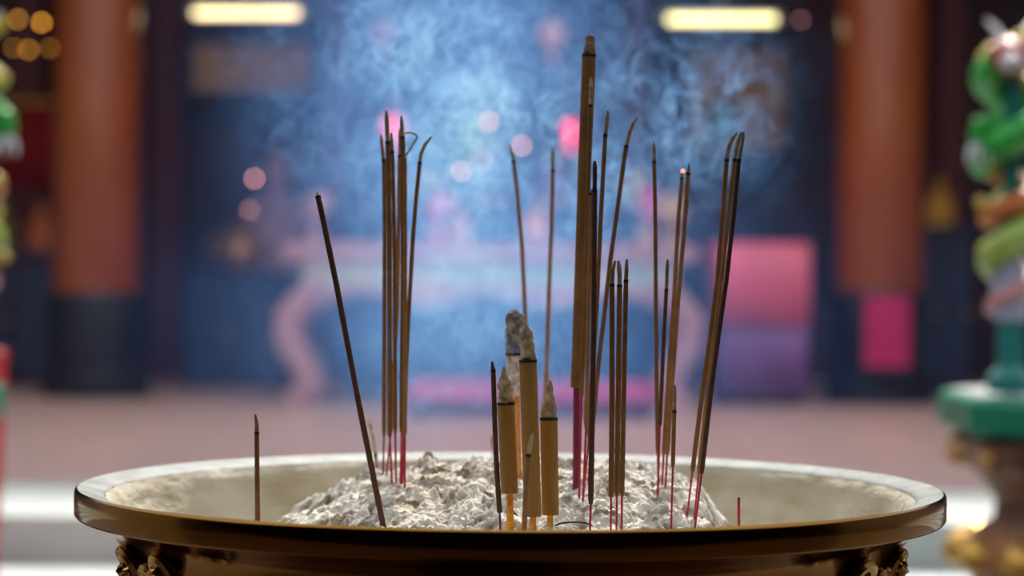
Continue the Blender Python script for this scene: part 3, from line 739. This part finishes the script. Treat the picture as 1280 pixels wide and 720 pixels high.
stick('right of the three long sticks leaning right', [(870.5, 644), (877, 592), (888, 495), (898, 420), (908, 350), (917, 270), (923.5, 200), (927, 182), (929.5, 165)], 6.2, 592, 200, 1.70, PASTE_DK, sw=2.8, group=FG)
stick('small front stick leaning right before the middle thick joss stick', [(655, 664), (657.5, 610), (660.5, 569), (663, 555), (666, 542)], 7, None, 569, 1.655, PASTE_PL, ASHT, bury=.03)
stick('thin dark stick left of the thick joss sticks', [(625.5, 664), (624.5, 640), (621, 590), (618.5, 530), (616.5, 462), (615, 452)], 6.6, 641, 463, 1.69, PASTE_DK, PASTE_DK, sw=2.8, stem=REDD)
stick('short bare red stub with black tip, rightmost in the urn', [(923.5, 660), (923.5, 626), (923.5, 622)], 3.6, 627, None, 1.72, CHAR, stem=RED, sw=3.6, bury=.06)
# burnt curled thread on the ash
th = MB().tube([at(x, y, 1.712 - .0) for x, y in ((694, 657), (700, 654.5), (710, 653), (722, 652.5), (733, 654), (741, 657))], .0006, 6).build('burnt_wick', CHAR)
tag(th, 'thin black burnt thread lying on the ash right of the joss sticks', 'burnt thread')

# ------------------------------------------------------------------ smoke
def smoke_volume(name, label, mn, mx_, res, build_density, color, g, step):
    """a density grid worked out by geometry nodes, rendered as scattering haze"""
    me = bpy.data.meshes.new(name); c = (Vector(mn) + Vector(mx_)) / 2
    ob = bpy.data.objects.new(name, me); COL.objects.link(ob)
    ng = bpy.data.node_groups.new(name, 'GeometryNodeTree')
    ng.interface.new_socket('Geometry', in_out='INPUT', socket_type='NodeSocketGeometry')
    ng.interface.new_socket('Geometry', in_out='OUTPUT', socket_type='NodeSocketGeometry')
    N, Lk = ng.nodes, ng.links
    out = N.new('NodeGroupOutput'); vc = N.new('GeometryNodeVolumeCube')
    vc.inputs['Min'].default_value = mn; vc.inputs['Max'].default_value = mx_
    for k, r_ in zip(('Resolution X', 'Resolution Y', 'Resolution Z'), res): vc.inputs[k].default_value = r_
    Lk.new(build_density(N, Lk), vc.inputs['Density'])
    sm = N.new('GeometryNodeSetMaterial')
    m = bpy.data.materials.new(name); m.use_nodes = True; nt = m.node_tree; nt.nodes.clear()
    mo = nt.nodes.new('ShaderNodeOutputMaterial'); vi = nt.nodes.new('ShaderNodeVolumeInfo'); vs_ = nt.nodes.new('ShaderNodeVolumeScatter')
    vs_.inputs['Color'].default_value = (*color, 1); vs_.inputs['Anisotropy'].default_value = g
    nt.links.new(vi.outputs['Density'], vs_.inputs['Density']); nt.links.new(vs_.outputs[0], mo.inputs['Volume'])
    m.cycles.volume_step_rate = step
    sm.inputs['Material'].default_value = m; me.materials.append(m)
    Lk.new(vc.outputs[0], sm.inputs[0]); Lk.new(sm.outputs[0], out.inputs[0])
    md = ob.modifiers.new('smoke', 'NODES'); md.node_group = ng
    tag(ob, label, 'smoke', kind='stuff')
    return ob
class G:
    """small field-expression builder"""
    def __init__(s, N, Lk): s.N, s.L = N, Lk
    def m(s, op, a, b=None, c=None):
        n = s.N.new('ShaderNodeMath'); n.operation = op
        for i, v_ in enumerate((a, b, c)):
            if v_ is None: continue
            if isinstance(v_, (int, float)): n.inputs[i].default_value = v_
            else: s.L.new(v_, n.inputs[i])
        return n.outputs[0]
    def pos(s):
        p = s.N.new('GeometryNodeInputPosition'); x = s.N.new('ShaderNodeSeparateXYZ'); s.L.new(p.outputs[0], x.inputs[0])
        return p.outputs[0], x.outputs[0], x.outputs[1], x.outputs[2]
    def noise(s, vec, scale, detail=4, rough=.55, dist=0.0, off=(0, 0, 0), st=(1, 1, 1)):
        a = s.N.new('ShaderNodeVectorMath'); a.operation = 'MULTIPLY_ADD'; s.L.new(vec, a.inputs[0]); a.inputs[1].default_value = st; a.inputs[2].default_value = off
        n = s.N.new('ShaderNodeTexNoise'); s.L.new(a.outputs[0], n.inputs['Vector'])
        n.inputs['Scale'].default_value = scale; n.inputs['Detail'].default_value = detail; n.inputs['Roughness'].default_value = rough; n.inputs['Distortion'].default_value = dist
        return n.outputs[0]
    def rng(s, v_, a, b, c=0.0, d=1.0, smooth=True):
        n = s.N.new('ShaderNodeMapRange'); n.interpolation_type = 'SMOOTHSTEP' if smooth else 'LINEAR'
        s.L.new(v_, n.inputs[0])
        for i, q in enumerate((a, b, c, d)): n.inputs[i + 1].default_value = q
        return n.outputs[0]
    def mul(s, *a):
        r_ = a[0]
        for q in a[1:]: r_ = s.m('MULTIPLY', r_, q)
        return r_
    def gauss(s, x, cx_, sx, z, cz, sz):
        u = s.m('DIVIDE', s.m('SUBTRACT', x, cx_), sx); w_ = s.m('DIVIDE', s.m('SUBTRACT', z, cz), sz)
        return s.m('EXPONENT', s.m('MULTIPLY', s.m('ADD', s.m('MULTIPLY', u, u), s.m('MULTIPLY', w_, w_)), -1.0))
def far_density(N, Lk):
    g = G(N, Lk); P, x, y, z = g.pos()
    # perspective-free: a broad drifting cloud over the courtyard, behind the urn
    d = 4.2
    def X(px): return (px - 640) / F * d
    def Z(py): return 1.164 - (py - 339) / F * d
    up = g.gauss(x, X(560), X(785) - X(640), z, Z(150), Z(150) - Z(380))
    lo = g.gauss(x, X(640), X(900) - X(640), z, Z(400), Z(400) - Z(530))
    tp = g.gauss(x, X(590), X(780) - X(640), z, Z(0), Z(0) - Z(140))
    env = g.m('ADD', g.m('ADD', g.m('MULTIPLY', up, 1.0), g.m('MULTIPLY', lo, .75)), g.m('MULTIPLY', tp, .15))
    n = g.noise(P, 3.0, 7, .66, .7, (3, 1, 5))
    n2 = g.m('ADD', .10, g.m('MULTIPLY', g.m('POWER', g.rng(n, .36, .70), 1.4), 1.0))
    edge = g.mul(g.rng(y, .95, 1.3), g.rng(y, 3.9, 3.4), g.rng(z, .60, .85), g.rng(z, 2.6, 2.2))
    return g.mul(env, n2, edge, SMK_FAR)
def near_density(N, Lk):
    g = G(N, Lk); P, x, y, z = g.pos()
    d = 2.25
    def X(px): return (px - 640) / F * d
    def Z(py): return 1.164 - (py - 339) / F * d
    a_ = g.gauss(x, X(800), X(740) - X(640), z, Z(150), Z(150) - Z(245))
    b_ = g.gauss(x, X(560), X(790) - X(640), z, Z(125), Z(70) - Z(205))
    c_ = g.gauss(x, X(590), X(780) - X(640), z, Z(440), Z(400) - Z(490))
    d_ = g.gauss(x, X(640), X(760) - X(640), z, Z(280), Z(400) - Z(530))
    env = g.m('ADD', g.m('ADD', g.m('MULTIPLY', a_, 1.25), g.m('MULTIPLY', b_, 1.0)), g.m('ADD', g.m('MULTIPLY', c_, .55), g.m('MULTIPLY', d_, .4)))
    n = g.noise(P, 7, 3, .6, .8, (1, 2, 3))
    big = g.rng(n, .36, .62, .08, 1.0)
    w_ = g.noise(P, 58, 5, .66, 1.6, (7, 4, 2), (1, .35, .8))
    w2 = g.rng(w_, .50, .74)
    r_ = g.noise(P, 34, 3, .6, 1.4, (2, 8, 1), (1, .35, .85))
    rd = g.m('POWER', g.m('SUBTRACT', 1.0, g.m('MINIMUM', g.m('MULTIPLY', g.m('ABSOLUTE', g.m('SUBTRACT', r_, .5)), 9.0), 1.0)), 3.0)
    tex = g.m('ADD', g.m('MULTIPLY', w2, 1.0), g.m('MULTIPLY', rd, .8))
    yc = g.m('ADD', .30, g.m('MULTIPLY', g.m('SUBTRACT', g.noise(P, 3.0, 2, .5, 0, (5, 5, 2), (1, 0, 1)), .5), .5))
    u_ = g.m('DIVIDE', g.m('SUBTRACT', y, yc), .045)
    sheet = g.m('EXPONENT', g.m('MULTIPLY', g.m('MULTIPLY', u_, u_), -1.0))
    edge = g.mul(sheet, g.rng(y, .08, .14), g.rng(y, .58, .52), g.rng(z, 1.0, 1.06), g.rng(z, 1.60, 1.48))
    return g.mul(env, big, tex, edge, SMK_NEAR)
SMK_FAR = .68
SMK_NEAR = 30
smoke_volume('drifting_smoke', 'broad bluish haze of incense smoke drifting behind the urn', (-1.35, .9, .6), (1.35, 4.0, 2.65), (160, 130, 130), far_density, (.12, .31, .84), .42, 3.0)
smoke_volume('smoke_wisps', 'fine pale blue wisps of smoke curling just behind the stick tips', (-.36, .06, .98), (.42, .60, 1.62), (340, 150, 280), near_density, (.22, .48, 1.0), .42, 3.0)

# ------------------------------------------------------------------ light
wd = bpy.data.worlds.new('World'); S.world = wd; wd.use_nodes = True
nt = wd.node_tree; bg = nt.nodes['Background']
tc = nt.nodes.new('ShaderNodeTexCoord'); sx = nt.nodes.new('ShaderNodeSeparateXYZ'); cr = nt.nodes.new('ShaderNodeValToRGB')
nt.links.new(tc.outputs['Generated'], sx.inputs[0]); nt.links.new(sx.outputs[2], cr.inputs[0]); nt.links.new(cr.outputs[0], bg.inputs[0])
cr.color_ramp.elements[0].position = 0; cr.color_ramp.elements[0].color = (.55, .62, .68, 1)
cr.color_ramp.elements[1].position = 1; cr.color_ramp.elements[1].color = (.88, .95, 1, 1)
bg.inputs[1].default_value = 1.05
def sun(name, elev, az, energy, ang, col):
    l = bpy.data.lights.new(name, 'SUN'); l.energy = energy; l.angle = math.radians(ang); l.color = col
    o = bpy.data.objects.new(name, l); COL.objects.link(o)
    d = Vector((math.cos(elev) * math.sin(az), math.cos(elev) * math.cos(az), math.sin(elev)))   # toward the sun
    o.rotation_euler = d.to_track_quat('Z', 'Y').to_euler()
    return o
sun('sun', math.radians(43), math.radians(8), 5.6, 7, (1, .96, .89))
def lamp(name, loc, energy, size, col, rot=(0, 0, 0), sy=None):
    l = bpy.data.lights.new(name, 'AREA'); l.energy = energy; l.size = size; l.color = col
    if sy: l.shape = 'RECTANGLE'; l.size_y = sy
    o = bpy.data.objects.new(name, l); COL.objects.link(o); o.location = loc; o.rotation_euler = rot
lamp('hall_fill', (0, Yd(10.5), 4.1), 55, 5, (1, .80, .62), (math.radians(-12), 0, 0), 1.2)  # fill light added to brighten the hall, no visible fixture

# ------------------------------------------------------------------ camera
cd = bpy.data.cameras.new('camera'); cd.lens = 85; cd.sensor_width = 36; cd.clip_end = 100
cd.dof.use_dof = True; cd.dof.focus_distance = 1.715; cd.dof.aperture_fstop = 4.6
co = bpy.data.objects.new('camera', cd); COL.objects.link(co)
M = Matrix((RIV, UPV, -_f)).transposed().to_4x4(); M.translation = CAM
co.matrix_world = M
S.camera = co
S.view_settings.view_transform = 'Standard'; S.view_settings.look = 'None'; S.view_settings.gamma = 1
S.view_settings.use_curve_mapping = False; S.view_settings.exposure = 0.0
S.cycles.volume_bounces = 1; S.cycles.max_bounces = 8; S.cycles.diffuse_bounces = 3
S.cycles.use_denoising = True
